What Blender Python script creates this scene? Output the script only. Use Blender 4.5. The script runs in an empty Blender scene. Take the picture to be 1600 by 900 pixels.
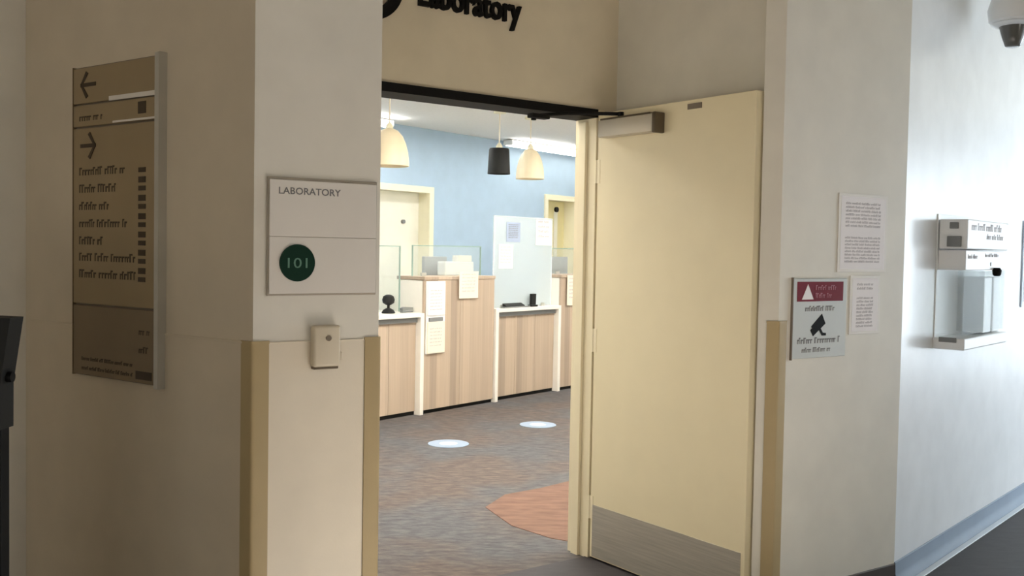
import bpy, bmesh, math, random
from mathutils import Vector, Matrix
random.seed(7)
S = bpy.context.scene
COL = S.collection

# ------------------------------------------------------------------ camera
cam = bpy.data.objects.new('camera', bpy.data.cameras.new('camera'))
COL.objects.link(cam)
cam.data.sensor_width = 36.0
cam.data.lens = 36.0 * 1550 / 1600
cam.data.clip_start = 0.05
cam.matrix_world = (Matrix.Translation((0, 0, 1.47)) @ Matrix.Rotation(math.radians(90 - 2.16), 4, 'X')
                    @ Matrix.Rotation(math.radians(1.02), 4, 'Z'))
S.camera = cam

# ------------------------------------------------------------------ plan frames
class Frame:
    """a wall line on the plan: origin, direction running to the right, local y goes INTO the wall"""
    def __init__(s, O, d):
        L = math.hypot(*d)
        s.O = Vector((O[0], O[1], 0)); s.d = Vector((d[0] / L, d[1] / L, 0))
        s.n = Vector((s.d.y, -s.d.x, 0)); s.rot = math.atan2(s.d.y, s.d.x)
    def p(s, a, z=0.0, o=0.0):
        return s.O + s.d * a + s.n * o + Vector((0, 0, z))
    def xy(s, a, o=0.0):
        v = s.p(a, 0, o); return (v.x, v.y)

P = Frame((-0.7093, 2.7173), (0.82378, 0.56691))          # front faces of the entry
R = Frame((1.7348, 4.3993), (0.65629, 0.75451))           # bright corridor wall on the right
L = Frame((-1.6744, 3.4138), (0.81116, -0.58483))         # wall with the directory sign
D = Frame((0.3858, 4.7165), (0.80428, 0.59426))           # recessed door wall, origin at the hinge
K = Frame((-1.0801, 8.3947), (0.61417, 0.78917))          # front of the reception counter
B = Frame(K.xy(0, -1.6), (0.61417, 0.78917))              # blue wall behind it
LOBBY_H, LAB_H = 3.2, 2.81

# ------------------------------------------------------------------ world, light, exposure
W = bpy.data.worlds.new('world'); S.world = W
W.use_nodes = True
W.node_tree.nodes['Background'].inputs[0].default_value = (0.75, 0.87, 1.0, 1)
W.node_tree.nodes['Background'].inputs[1].default_value = 0.3
S.view_settings.view_transform = 'Standard'
S.view_settings.look = 'None'
S.view_settings.gamma = 1.0
S.view_settings.use_curve_mapping = False
S.view_settings.exposure = 0.0
S.cycles.use_denoising = True

def area_light(name, loc, target, sx, sy, power, col):
    l = bpy.data.lights.new(name, 'AREA'); l.shape = 'RECTANGLE'; l.size = sx; l.size_y = sy
    l.energy = power; l.color = col
    o = bpy.data.objects.new(name, l); COL.objects.link(o)
    o.location = loc
    o.rotation_euler = (Vector(target) - Vector(loc)).to_track_quat('-Z', 'Y').to_euler()
    return o

# daylight through the corridor windows (opposite the bright wall) and added glazed openings behind the viewer
for a, pw in ((2.9, 34), (5.2, 135), (7.5, 190)):
    v = R.p(a, 1.40, 3.15)
    area_light('daylight', v, v - R.n, 1.7, 2.2, pw, (0.80, 0.91, 1.0))
area_light('added_side_fill', (5.15, -1.3, 1.15), (0, 0.6, 0.9), 2.6, 2.1, 9, (1.0, 0.97, 0.92))  # fill lamp added for the piers, in an unseen side opening
area_light('added_rear_fill', (-1.4, -3.9, 1.25), (-1.0, 3, 1.1), 3.2, 2.2, 31, (1.0, 0.98, 0.93))  # fill lamp added for the left wall and door face
# sun through an added lobby skylight, falling on the floor in front of the doorway
sun = bpy.data.objects.new('sun', bpy.data.lights.new('sun', 'SUN')); COL.objects.link(sun)
sun.data.energy = 175.0; sun.data.angle = math.radians(1.0); sun.data.color = (1.0, 0.94, 0.80)
sun.rotation_euler = Vector((-0.5, 0.86, -1.19)).to_track_quat('-Z', 'Y').to_euler()
# ceiling panels of the laboratory; the last two are added to brighten the open door
LAB_LIGHTS = [(-0.6, 1.7, 36), (1.6, 1.7, 36), (3.8, 1.7, 36), (-0.6, 3.6, 40), (1.4, 3.6, 40), (-2.45, 1.6, 29), (-1.75, 2.6, 29)]
for a, o, pw in LAB_LIGHTS:
    v = K.p(a, LAB_H - 0.045, o)
    l = area_light('panel_light', v, v - Vector((0, 0, 1)), 1.1, 0.5, pw, (1.0, 0.97, 0.91))
    l.rotation_euler = (0, 0, K.rot)
# linear lights along the blue wall
LINEAR = [(0.2, 1.45), (3.45, 5.8)]
for a0, a1 in LINEAR:
    v = K.p((a0 + a1) / 2, LAB_H - 0.075, -1.42)
    l = area_light('linear_light', v, v - Vector((0, 0, 1)), a1 - a0 - 0.1, 0.08, 12 * (a1 - a0), (1.0, 0.99, 0.96))
    l.rotation_euler = (0, 0, K.rot)
for a0, a1 in LINEAR:      # upward lamps added beside the same fittings to brighten the ceiling
    v = K.p((a0 + a1) / 2, LAB_H - 0.10, -1.28)
    l = area_light('added_uplight', v, v + Vector((0, 0, 1)), a1 - a0 - 0.1, 0.06, 4.5 * (a1 - a0), (1.0, 0.99, 0.96))
    l.rotation_euler = (math.pi, 0, K.rot)
v = K.p(1.8, LAB_H - 0.06, -0.62)
l = area_light('added_staff_fill', v, v - Vector((0, 0, 1)), 4.6, 0.08, 36, (1.0, 0.99, 0.96)); l.rotation_euler = (0, 0, K.rot)  # fill lamp added over the staff side, no fitting modelled

# ------------------------------------------------------------------ materials
def lin(c):
    return tuple(((v / 255) / 12.92 if v / 255 <= 0.04045 else ((v / 255 + 0.055) / 1.055) ** 2.4) for v in c) + (1,)
def mat(name, rgb, rough=0.6, metal=0.0, var=0.04, scale=6.0, bump=0.0, bscale=180.0, spec=0.5, emit=None, alpha=None, trans=0.0, stretch=None):
    m = bpy.data.materials.new(name); m.use_nodes = True
    nt = m.node_tree; b = nt.nodes['Principled BSDF']
    b.inputs['Roughness'].default_value = rough
    b.inputs['Metallic'].default_value = metal
    b.inputs['Specular IOR Level'].default_value = spec
    if trans: b.inputs['Transmission Weight'].default_value = trans
    tc = nt.nodes.new('ShaderNodeTexCoord')
    mp = nt.nodes.new('ShaderNodeMapping'); nt.links.new(tc.outputs['Object'], mp.inputs[0])
    if stretch: mp.inputs['Scale'].default_value = stretch
    nz = nt.nodes.new('ShaderNodeTexNoise'); nz.inputs['Scale'].default_value = scale
    nz.inputs['Detail'].default_value = 4
    nt.links.new(mp.outputs[0], nz.inputs['Vector'])
    rp = nt.nodes.new('ShaderNodeValToRGB')
    c = lin(rgb)
    rp.color_ramp.elements[0].position = 0.3; rp.color_ramp.elements[1].position = 0.7
    rp.color_ramp.elements[0].color = tuple(v * (1 - var) for v in c[:3]) + (1,)
    rp.color_ramp.elements[1].color = tuple(min(1, v * (1 + var)) for v in c[:3]) + (1,)
    nt.links.new(nz.outputs[0], rp.inputs[0]); nt.links.new(rp.outputs[0], b.inputs['Base Color'])
    if bump:
        n2 = nt.nodes.new('ShaderNodeTexNoise'); n2.inputs['Scale'].default_value = bscale
        nt.links.new(mp.outputs[0], n2.inputs['Vector'])
        bp = nt.nodes.new('ShaderNodeBump'); bp.inputs['Strength'].default_value = bump; bp.inputs['Distance'].default_value = 0.002
        nt.links.new(n2.outputs[0], bp.inputs['Height']); nt.links.new(bp.outputs[0], b.inputs['Normal'])
    if emit:
        b.inputs['Emission Color'].default_value = lin(rgb); b.inputs['Emission Strength'].default_value = emit
    if alpha is not None:
        b.inputs['Alpha'].default_value = alpha
    return m
M = {}
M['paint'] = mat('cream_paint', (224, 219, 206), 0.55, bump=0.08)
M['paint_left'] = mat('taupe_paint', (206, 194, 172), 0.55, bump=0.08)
M['paint_door_wall'] = mat('warm_cream_paint', (222, 210, 184), 0.55, bump=0.08)
M['white_paint'] = mat('white_gloss_paint', (236, 238, 239), 0.28, bump=0.05, bscale=40)
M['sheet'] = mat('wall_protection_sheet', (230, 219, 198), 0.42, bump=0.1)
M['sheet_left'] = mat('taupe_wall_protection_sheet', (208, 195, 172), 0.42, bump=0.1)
M['guard'] = mat('tan_vinyl_guard', (176, 156, 114), 0.5, bump=0.1)
M['door'] = mat('cream_door_paint', (236, 223, 188), 0.42, var=0.02, bump=0.04)
M['jamb'] = mat('cream_metal_paint', (238, 226, 194), 0.4, var=0.02)
M['black'] = mat('black_metal', (12, 11, 10), 0.6, spec=0.2)
M['letter'] = mat('black_letters', (18, 16, 14), 0.7, spec=0.15)
M['steel'] = mat('brushed_steel', (186, 180, 168), 0.42, metal=0.6, var=0.12, scale=4, stretch=(1, 1, 30), bump=0.1)
M['alu'] = mat('silver_aluminium', (196, 194, 186), 0.38, metal=0.7)
M['alu_dark'] = mat('dark_bronze_end', (96, 84, 66), 0.5, metal=0.3)
M['closer'] = mat('silver_closer_paint', (196, 188, 172), 0.4, metal=0.2)
M['bronze'] = mat('bronze_sign_panel', (150, 131, 98), 0.45, var=0.05)
M['bronze_dark'] = mat('darker_bronze_sign_panel', (126, 108, 82), 0.45, var=0.05)
M['bronze_text'] = mat('dark_brown_print', (66, 53, 36), 0.6)
M['sign_white'] = mat('off_white_sign_plastic', (224, 218, 208), 0.45, var=0.02)
M['sign_grey'] = mat('grey_sign_plastic', (196, 200, 196), 0.4, var=0.03)
M['sign_edge'] = mat('grey_sign_edge', (120, 108, 92), 0.5)
M['green'] = mat('dark_green_disc', (6, 46, 30), 0.6, spec=0.2)
M['pale_green'] = mat('pale_green_print', (92, 132, 112), 0.5)
M['red'] = mat('dark_red_print', (118, 14, 34), 0.6, spec=0.2)
M['pink_print'] = mat('pink_banner_print', (176, 110, 122), 0.6)
M['sign_rim'] = mat('pale_sign_rim', (168, 158, 142), 0.5)
M['print'] = mat('grey_print', (120, 118, 116), 0.7)
M['print_light'] = mat('pale_grey_print', (186, 182, 184), 0.7)
M['paper'] = mat('white_paper', (244, 240, 240), 0.7, var=0.015)
M['cream_paper'] = mat('cream_paper', (246, 236, 214), 0.7, var=0.015)
M['plastic'] = mat('white_plastic', (238, 240, 240), 0.3, var=0.01)
M['plastic_beige'] = mat('beige_plastic', (214, 202, 178), 0.4, var=0.02)
M['plastic_grey'] = mat('grey_plastic', (128, 130, 130), 0.4)
M['plastic_dark'] = mat('charcoal_plastic', (30, 31, 30), 0.55, spec=0.25)
M['blue_wall'] = mat('pale_blue_paint', (174, 198, 219), 0.6, var=0.03)
M['lab_white'] = mat('lab_white_paint', (238, 235, 228), 0.6, var=0.02)
M['ceiling'] = mat('ceiling_board', (250, 247, 242), 0.8, var=0.03, scale=60)
M['lobby_ceiling'] = mat('lobby_ceiling_board', (200, 192, 176), 0.8)
M['trim_cream'] = mat('cream_door_casing', (246, 240, 212), 0.45, var=0.02)
M['leaf'] = mat('white_door_leaf', (246, 244, 230), 0.4, var=0.02)
M['tan_leaf'] = mat('yellow_tan_door_leaf', (234, 224, 172), 0.5, var=0.03)
M['counter_white'] = mat('white_solid_surface', (244, 240, 230), 0.35, var=0.02)
M['lamp'] = mat('opal_lamp_glass', (236, 222, 190), 0.45, emit=0.04)
M['bulb'] = mat('lamp_glow', (255, 240, 210), 0.5, emit=1.2)
M['panel_glow'] = mat('light_panel_diffuser', (255, 250, 240), 0.5, emit=6.0)
M['base_blue'] = mat('blue_grey_cove_base', (128, 143, 160), 0.65, var=0.04)
M['base_brown'] = mat('dark_brown_cove_base', (66, 54, 46), 0.5)
M['strip_white'] = mat('pale_edge_strip', (226, 232, 238), 0.25)
M['decal'] = mat('pale_blue_floor_sticker', (150, 172, 196), 0.35)
M['decal_ring'] = mat('blue_sticker_print', (206, 224, 240), 0.4)
M['frame_white'] = mat('white_window_frame', (235, 235, 232), 0.4)
M['smoke'] = mat('smoked_dome', (96, 95, 90), 0.15)
M['pale_blue'] = mat('pale_blue_frame', (212, 226, 242), 0.4)

def glass(name, tint, fac):
    m = bpy.data.materials.new(name); m.use_nodes = True; nt = m.node_tree
    out = nt.nodes['Material Output']; nt.nodes.remove(nt.nodes['Principled BSDF'])
    t = nt.nodes.new('ShaderNodeBsdfTransparent'); t.inputs[0].default_value = lin(tint)
    g = nt.nodes.new('ShaderNodeBsdfGlossy'); g.inputs['Roughness'].default_value = 0.06
    d1 = nt.nodes.new('ShaderNodeBsdfDiffuse'); d1.inputs[0].default_value = lin((240, 247, 248))
    d2 = nt.nodes.new('ShaderNodeBsdfTranslucent'); d2.inputs[0].default_value = lin((240, 247, 248))
    d = nt.nodes.new('ShaderNodeMixShader'); nt.links.new(d1.outputs[0], d.inputs[1]); nt.links.new(d2.outputs[0], d.inputs[2])
    mx = nt.nodes.new('ShaderNodeMixShader'); mx2 = nt.nodes.new('ShaderNodeMixShader')
    mx.inputs[0].default_value = fac
    nt.links.new(t.outputs[0], mx.inputs[1]); nt.links.new(d.outputs[0], mx.inputs[2])
    mx2.inputs[0].default_value = 0.05; nt.links.new(mx.outputs[0], mx2.inputs[1]); nt.links.new(g.outputs[0], mx2.inputs[2])
    nt.links.new(mx2.outputs[0], out.inputs[0])
    return m
M['glass'] = glass('clear_screen_glass', (250, 252, 251), 0.08)
M['acrylic'] = glass('acrylic_painted_reflection', (246, 250, 253), 0.55)  # clear acrylic; its bright reflection is mixed in as white diffuse
M['clear_bin'] = glass('clear_bin_plastic', (252, 253, 253), 0.12)
M['grey_monitor'] = mat('pale_grey_monitor_back', (168, 170, 172), 0.45)
M['acrylic_edge'] = mat('white_acrylic_edge', (232, 240, 244), 0.3)
M['glass_edge'] = mat('green_glass_edge', (150, 176, 164), 0.3)

def carpet():
    m = bpy.data.materials.new('brown_grey_carpet'); m.use_nodes = True; nt = m.node_tree
    b = nt.nodes['Principled BSDF']; b.inputs['Roughness'].default_value = 0.9; b.inputs['Specular IOR Level'].default_value = 0.25
    tc = nt.nodes.new('ShaderNodeTexCoord')
    mp = nt.nodes.new('ShaderNodeMapping'); mp.inputs['Rotation'].default_value = (0, 0, -K.rot + 0.35); mp.inputs['Scale'].default_value = (5, 13, 1)
    nt.links.new(tc.outputs['Object'], mp.inputs[0])
    n1 = nt.nodes.new('ShaderNodeTexNoise'); n1.inputs['Scale'].default_value = 2.2; n1.inputs['Detail'].default_value = 6; n1.inputs['Roughness'].default_value = 0.65
    nt.links.new(mp.outputs[0], n1.inputs['Vector'])
    n2 = nt.nodes.new('ShaderNodeTexNoise'); n2.inputs['Scale'].default_value = 1.3; n2.inputs['Detail'].default_value = 3
    nt.links.new(tc.outputs['Object'], n2.inputs['Vector'])
    r1 = nt.nodes.new('ShaderNodeValToRGB')
    e = r1.color_ramp.elements; e[0].position = 0.3; e[0].color = lin((84, 80, 79)); e[1].position = 0.72; e[1].color = lin((124, 117, 111))
    k = e.new(0.5); k.color = lin((103, 98, 96))
    nt.links.new(n1.outputs[0], r1.inputs[0])
    r2 = nt.nodes.new('ShaderNodeValToRGB'); e = r2.color_ramp.elements
    e[0].position = 0.4; e[0].color = (0.96, 0.86, 0.80, 1); e[1].position = 0.6; e[1].color = (0.84, 0.92, 1.0, 1)
    nt.links.new(n2.outputs[0], r2.inputs[0])
    mx = nt.nodes.new('ShaderNodeMixRGB'); mx.blend_type = 'MULTIPLY'; mx.inputs[0].default_value = 1
    nt.links.new(r1.outputs[0], mx.inputs[1]); nt.links.new(r2.outputs[0], mx.inputs[2])
    nt.links.new(mx.outputs[0], b.inputs['Base Color'])
    n3 = nt.nodes.new('ShaderNodeTexNoise'); n3.inputs['Scale'].default_value = 260
    nt.links.new(tc.outputs['Object'], n3.inputs['Vector'])
    bp = nt.nodes.new('ShaderNodeBump'); bp.inputs['Strength'].default_value = 0.4; bp.inputs['Distance'].default_value = 0.004
    nt.links.new(n3.outputs[0], bp.inputs['Height']); nt.links.new(bp.outputs[0], b.inputs['Normal'])
    return m
M['carpet'] = carpet()
M['lobby_carpet'] = mat('dark_lobby_carpet', (58, 54, 57), 0.6, var=0.16, scale=9, bump=0.35, bscale=240, spec=0.4, stretch=(1, 3, 1))
M['rust'] = mat('rust_carpet', (124, 97, 84), 0.9, var=0.2, scale=7, bump=0.4, bscale=260, spec=0.2, stretch=(1, 3, 1))

def wood():
    m = bpy.data.materials.new('striped_wood_laminate'); m.use_nodes = True; nt = m.node_tree
    b = nt.nodes['Principled BSDF']; b.inputs['Roughness'].default_value = 0.5
    tc = nt.nodes.new('ShaderNodeTexCoord'); sx = nt.nodes.new('ShaderNodeSeparateXYZ'); nt.links.new(tc.outputs['Object'], sx.inputs[0])
    mu = nt.nodes.new('ShaderNodeMath'); mu.operation = 'MULTIPLY'; mu.inputs[1].default_value = 11.0; nt.links.new(sx.outputs[0], mu.inputs[0])
    fl = nt.nodes.new('ShaderNodeMath'); fl.operation = 'FLOOR'; nt.links.new(mu.outputs[0], fl.inputs[0])
    wn = nt.nodes.new('ShaderNodeTexWhiteNoise'); wn.noise_dimensions = '1D'; nt.links.new(fl.outputs[0], wn.inputs['W'])
    mp = nt.nodes.new('ShaderNodeMapping'); mp.inputs['Scale'].default_value = (40, 40, 1.2); nt.links.new(tc.outputs['Object'], mp.inputs[0])
    n = nt.nodes.new('ShaderNodeTexNoise'); n.inputs['Scale'].default_value = 1.0; n.inputs['Detail'].default_value = 5; nt.links.new(mp.outputs[0], n.inputs['Vector'])
    ad = nt.nodes.new('ShaderNodeMath'); ad.operation = 'MULTIPLY_ADD'; ad.inputs[1].default_value = 0.55
    nt.links.new(wn.outputs[0], ad.inputs[0])
    h = nt.nodes.new('ShaderNodeMath'); h.operation = 'MULTIPLY'; h.inputs[1].default_value = 0.5; nt.links.new(n.outputs[0], h.inputs[0]); nt.links.new(h.outputs[0], ad.inputs[2])
    rp = nt.nodes.new('ShaderNodeValToRGB'); e = rp.color_ramp.elements
    e[0].position = 0.15; e[0].color = lin((166, 148, 130)); e[1].position = 0.8; e[1].color = lin((198, 178, 156))
    nt.links.new(ad.outputs[0], rp.inputs[0]); nt.links.new(rp.outputs[0], b.inputs['Base Color'])
    return m
M['wood'] = wood()

# ------------------------------------------------------------------ mesh helpers
class MB:
    def __init__(s): s.bm = bmesh.new()
    def box(s, x0, x1, y0, y1, z0, z1, bev=0.0, seg=2):
        t = bmesh.new()
        bmesh.ops.create_cube(t, size=1.0)
        for v in t.verts:
            v.co = Vector((x0 + (v.co.x + .5) * (x1 - x0), y0 + (v.co.y + .5) * (y1 - y0), z0 + (v.co.z + .5) * (z1 - z0)))
        if bev: bmesh.ops.bevel(t, geom=t.edges[:], offset=bev, segments=seg, affect='EDGES', profile=0.5)
        return s._add(t)
    def _add(s, t, mtx=None):
        if mtx is not None: bmesh.ops.transform(t, matrix=mtx, verts=t.verts[:])
        me = bpy.data.meshes.new('tmp'); t.to_mesh(me); t.free(); s.bm.from_mesh(me); bpy.data.meshes.remove(me)
        return s
    def prism(s, pts, z0, z1):
        vb = [s.bm.verts.new((x, y, z0)) for x, y in pts]; vt = [s.bm.verts.new((x, y, z1)) for x, y in pts]
        n = len(pts)
        s.bm.faces.new(vt); s.bm.faces.new(vb[::-1])
        for i in range(n):
            j = (i + 1) % n; s.bm.faces.new((vb[i], vb[j], vt[j], vt[i]))
        return s
    def plate(s, pts, y0, y1):      # outline in x,z extruded along y
        a = [s.bm.verts.new((x, y0, z)) for x, z in pts]; b = [s.bm.verts.new((x, y1, z)) for x, z in pts]
        n = len(pts); s.bm.faces.new(a); s.bm.faces.new(b[::-1])
        for i in range(n):
            j = (i + 1) % n; s.bm.faces.new((a[j], a[i], b[i], b[j]))
        return s
    def extrude_x(s, pts, x0, x1):   # outline in y,z extruded along x
        a = [s.bm.verts.new((x0, y, z)) for y, z in pts]; b = [s.bm.verts.new((x1, y, z)) for y, z in pts]
        n = len(pts); s.bm.faces.new(a); s.bm.faces.new(b[::-1])
        for i in range(n):
            j = (i + 1) % n; s.bm.faces.new((a[j], a[i], b[i], b[j]))
        return s
    def lathe(s, prof, cx=0, cy=0, n=32, cz=0):
        rings = []
        for r, z in prof:
            rings.append([s.bm.verts.new((cx + r * math.cos(2 * math.pi * i / n), cy + r * math.sin(2 * math.pi * i / n), cz + z)) for i in range(n)])
        for a, b in zip(rings, rings[1:]):
            for i in range(n):
                j = (i + 1) % n; s.bm.faces.new((a[i], a[j], b[j], b[i]))
        s.bm.faces.new(rings[0][::-1]); s.bm.faces.new(rings[-1])
        return s
    def tube(s, a, b, r, n=10):
        a = Vector(a); b = Vector(b); d = b - a
        t = bmesh.new(); bmesh.ops.create_cone(t, cap_ends=True, segments=n, radius1=r, radius2=r, depth=d.length)
        return s._add(t, Matrix.Translation((a + b) / 2) @ d.to_track_quat('Z', 'Y').to_matrix().to_4x4())
    def disc(s, cx, cz, r, y0, y1, n=40, rin=None):   # round plate facing y
        if rin is None:
            return s.plate([(cx + r * math.cos(2 * math.pi * i / n), cz + r * math.sin(2 * math.pi * i / n)) for i in range(n)], y0, y1)
        for k in range(n):
            q = []
            a0, a1 = 2 * math.pi * k / n, 2 * math.pi * (k + 1) / n
            s.plate([(cx + rr * math.cos(a), cz + rr * math.sin(a)) for rr, a in ((r, a0), (r, a1), (rin, a1), (rin, a0))], y0, y1)
        bmesh.ops.remove_doubles(s.bm, verts=s.bm.verts[:], dist=1e-5)
        seen = {}
        for f in s.bm.faces[:]:
            key = tuple(sorted(v.index for v in f.verts)); seen.setdefault(key, []).append(f)
        return s
    def build(s, name, m, parent=None, smooth=False):
        bmesh.ops.recalc_face_normals(s.bm, faces=s.bm.faces[:])
        me = bpy.data.meshes.new(name); s.bm.to_mesh(me); s.bm.free()
        me.materials.append(m)
        if smooth:
            for p in me.polygons: p.use_smooth = True
            me.set_sharp_from_angle(angle=math.radians(40))
        o = bpy.data.objects.new(name, me); COL.objects.link(o)
        if parent is not None: o.parent = parent
        return o

def tag(o, label=None, cat=None, group=None, kind=None):
    if label: o['label'] = label
    if cat: o['category'] = cat
    if group: o['group'] = group
    if kind: o['kind'] = kind
    return o
def place(o, fr, a, z=0.0, off=0.0, rz=0.0):
    o.location = fr.p(a, z, off); o.rotation_euler = (0, 0, fr.rot + rz); return o
def thing(name, label, cat, fr, a, z=0.0, off=0.0, group=None, kind=None, rz=0.0):
    e = bpy.data.objects.new(name, None); COL.objects.link(e); e.empty_display_size = 0.1
    place(e, fr, a, z, off, rz)
    return tag(e, label, cat, group, kind)
def struct(name, mb, m, label, kind='structure'):
    return tag(mb.build(name, m), label, kind=kind)
def prt(t, name, m, par):
    o = t.build(name, m, par); o['kind'] = 'stuff'; return o
_dg = None
def text_mesh(name, body, m, parent, x, z, width, height, y=-0.001, depth=0.002, bold=0.0, align='LEFT', mtx=None):
    """letters standing in the local x-z plane, facing -y; width and height are those of the whole word"""
    cu = bpy.data.curves.new('tmp', 'FONT'); cu.body = body; cu.extrude = 0.5; cu.offset = bold; cu.resolution_u = 3
    ob = bpy.data.objects.new('tmp', cu); COL.objects.link(ob)
    bpy.context.view_layer.update()
    me = bpy.data.meshes.new_from_object(ob.evaluated_get(bpy.context.evaluated_depsgraph_get()))
    bpy.data.objects.remove(ob); bpy.data.curves.remove(cu)
    xs = [v.co.x for v in me.vertices]; ys = [v.co.y for v in me.vertices]
    x0, x1, y1 = min(xs), max(xs), max(ys)
    kx = width / (x1 - x0); kz = height / y1
    for v in me.vertices:
        X = (v.co.x - x0) * kx; Z = v.co.y * kz; Y = (-v.co.z - 0.5) * depth
        if align == 'CENTER': X -= width / 2
        v.co = (x + X, y + Y, z + Z)
    me.name = name; me.materials.clear(); me.materials.append(m)
    o = bpy.data.objects.new(name, me); COL.objects.link(o)
    if parent is not None: o.parent = parent
    return o
def greek(mb, x, z, width, h, y0, y1, word=(3, 8)):
    """a line of print too small to read: letter-like ticks grouped in words"""
    e = x + width; n = random.randint(*word)
    while x < e:
        w = h * random.uniform(0.34, 0.62)
        if x + w > e: break
        hh = h * random.choice((0.68, 0.68, 1.0, 0.68, 0.95))
        mb.box(x, x + w * 0.36, y0, y1, z, z + hh); mb.box(x + w * 0.36, x + w * 0.9, y0, y1, z + hh - h * 0.2, z + hh)
        x += w * 1.12; n -= 1
        if n <= 0: x += h * 0.5; n = random.randint(*word)

# ------------------------------------------------------------------ the setting
struct('floor', MB().box(-9, 12, -5, 17, -0.1, 0.0), M['carpet'], 'brown grey carpet running from the lobby through the doorway into the laboratory')
# rust coloured inlay beyond the door
inlay = MB().prism([(0.62, 6.55), (0.20, 6.10), (-0.02, 5.92), (-0.13, 5.62), (0.02, 5.25), (0.22, 5.03), (0.37, 4.95), (0.75, 5.35), (1.05, 5.9)], 0.0, 0.003)
fi = inlay.build('carpet_inlay', M['rust']); fi.parent = bpy.data.objects['floor']; fi['label'] = 'rust orange carpet shape set in the floor past the doorway'

lc = MB().prism([D.xy(-1.559, -0.02), D.xy(-0.001, -0.02), D.xy(-0.001, 0.0), D.xy(7, 0.0), (9, 9), (11, 9), (11, -4.9), (-8.5, -4.9), (-8.5, -1.9), D.xy(-1.559, 0.0)], 0.0, 0.004).build('lobby_carpet', M['lobby_carpet'])
lc.parent = bpy.data.objects['floor']; lc['label'] = 'darker brown slate carpet of the lobby in front of the doorway'
A0 = D.xy(-1.75, -0.15); LB = K.xy(-3.0, -1.6); RB = K.xy(6.0, -1.6); RC = K.xy(6.0, 1.5); RD = D.xy(1.5, -0.15)
struct('ceiling_1', MB().prism([A0, LB, RB, RC, RD], LAB_H, LAB_H + 0.1), M['ceiling'], 'bright white laboratory ceiling seen through the doorway')
CWL = L.xy(0); BL = (CWL[0] - 0.58483 * 5, CWL[1] - 0.81116 * 5)
W1 = R.xy(9.0, 0); W2 = R.xy(9.0, 3.2); W3 = R.xy(1.0, 3.2)
def off(p, dx, dy): return (p[0] + dx, p[1] + dy)
SK = (1.30, 3.60, -0.70, 0.40)      # added skylight opening, placed to throw a sun patch near the piers
cm = MB()
for x0, x1, y0, y1 in ((-9, SK[0], -5, 17), (SK[1], 12, -5, 17), (SK[0], SK[1], -5, SK[2]), (SK[0], SK[1], SK[3], 17)):
    cm.box(x0, x1, y0, y1, LOBBY_H, LOBBY_H + 0.1)
struct('ceiling_2', cm, M['lobby_ceiling'], 'plain lobby ceiling with an added skylight above the viewer')
sk = MB()
for x0, x1, y0, y1 in ((SK[0] - .06, SK[0], SK[2] - .06, SK[3] + .06), (SK[1], SK[1] + .06, SK[2] - .06, SK[3] + .06), (SK[0], SK[1], SK[2] - .06, SK[2]), (SK[0], SK[1], SK[3], SK[3] + .06)):
    sk.box(x0, x1, y0, y1, LOBBY_H + 0.1, LOBBY_H + 0.25)
struct('window_4', sk, M['frame_white'], 'white curb of the added lobby skylight outside the view')
# left wall with the directory sign, and the return at the picture edge
AL = (D.xy(-1.62)[0], D.xy(-1.62)[1])
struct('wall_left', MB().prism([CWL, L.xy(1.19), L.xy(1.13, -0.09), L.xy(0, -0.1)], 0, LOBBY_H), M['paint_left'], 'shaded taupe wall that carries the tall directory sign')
struct('wall_far_left', MB().prism([CWL, BL, off(BL, -0.08, 0.06), off(CWL, -0.08, 0.06)], 0, LOBBY_H), M['paint'], 'wall turning toward the viewer at the left edge')
pe = P.xy(0.383)
struct('wall_entry_left', MB().prism([P.xy(0), pe, AL, L.xy(1.13, -0.09)], 0, LOBBY_H), M['paint'], 'cream pier left of the doorway with the white room sign')
# right pier and bright corridor wall
pr = P.xy(2.15)
struct('wall_entry_right', MB().prism([pr, P.xy(2.967), R.xy(0.0, -0.25), D.xy(0.9, 0.0), D.xy(0.125, 0.0), D.xy(0.125, 0.968), D.xy(0.03, 0.968)], 0, LOBBY_H), M['paint'], 'cream pier right of the door with the warning sign and notices')
struct('wall_right', MB().prism([R.xy(0.0), R.xy(9.0), R.xy(9.0, -0.2), R.xy(0.0, -0.2)], 0, LOBBY_H), M['white_paint'], 'bright glossy white corridor wall with the hygiene station')
dw = MB()
for s0, s1, z0, z1 in ((-1.80, -1.56, 0, LOBBY_H), (-1.56, 0.05, 2.142, LOBBY_H), (0.05, 1.5, 0, LOBBY_H)):
    q = [D.xy(s0), D.xy(s1), D.xy(s1, -0.15), D.xy(s0, -0.15)]; dw.prism(q, z0, z1)
struct('wall_door', dw, M['paint_door_wall'], 'recessed cream wall above the doorway with black letters')
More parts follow.
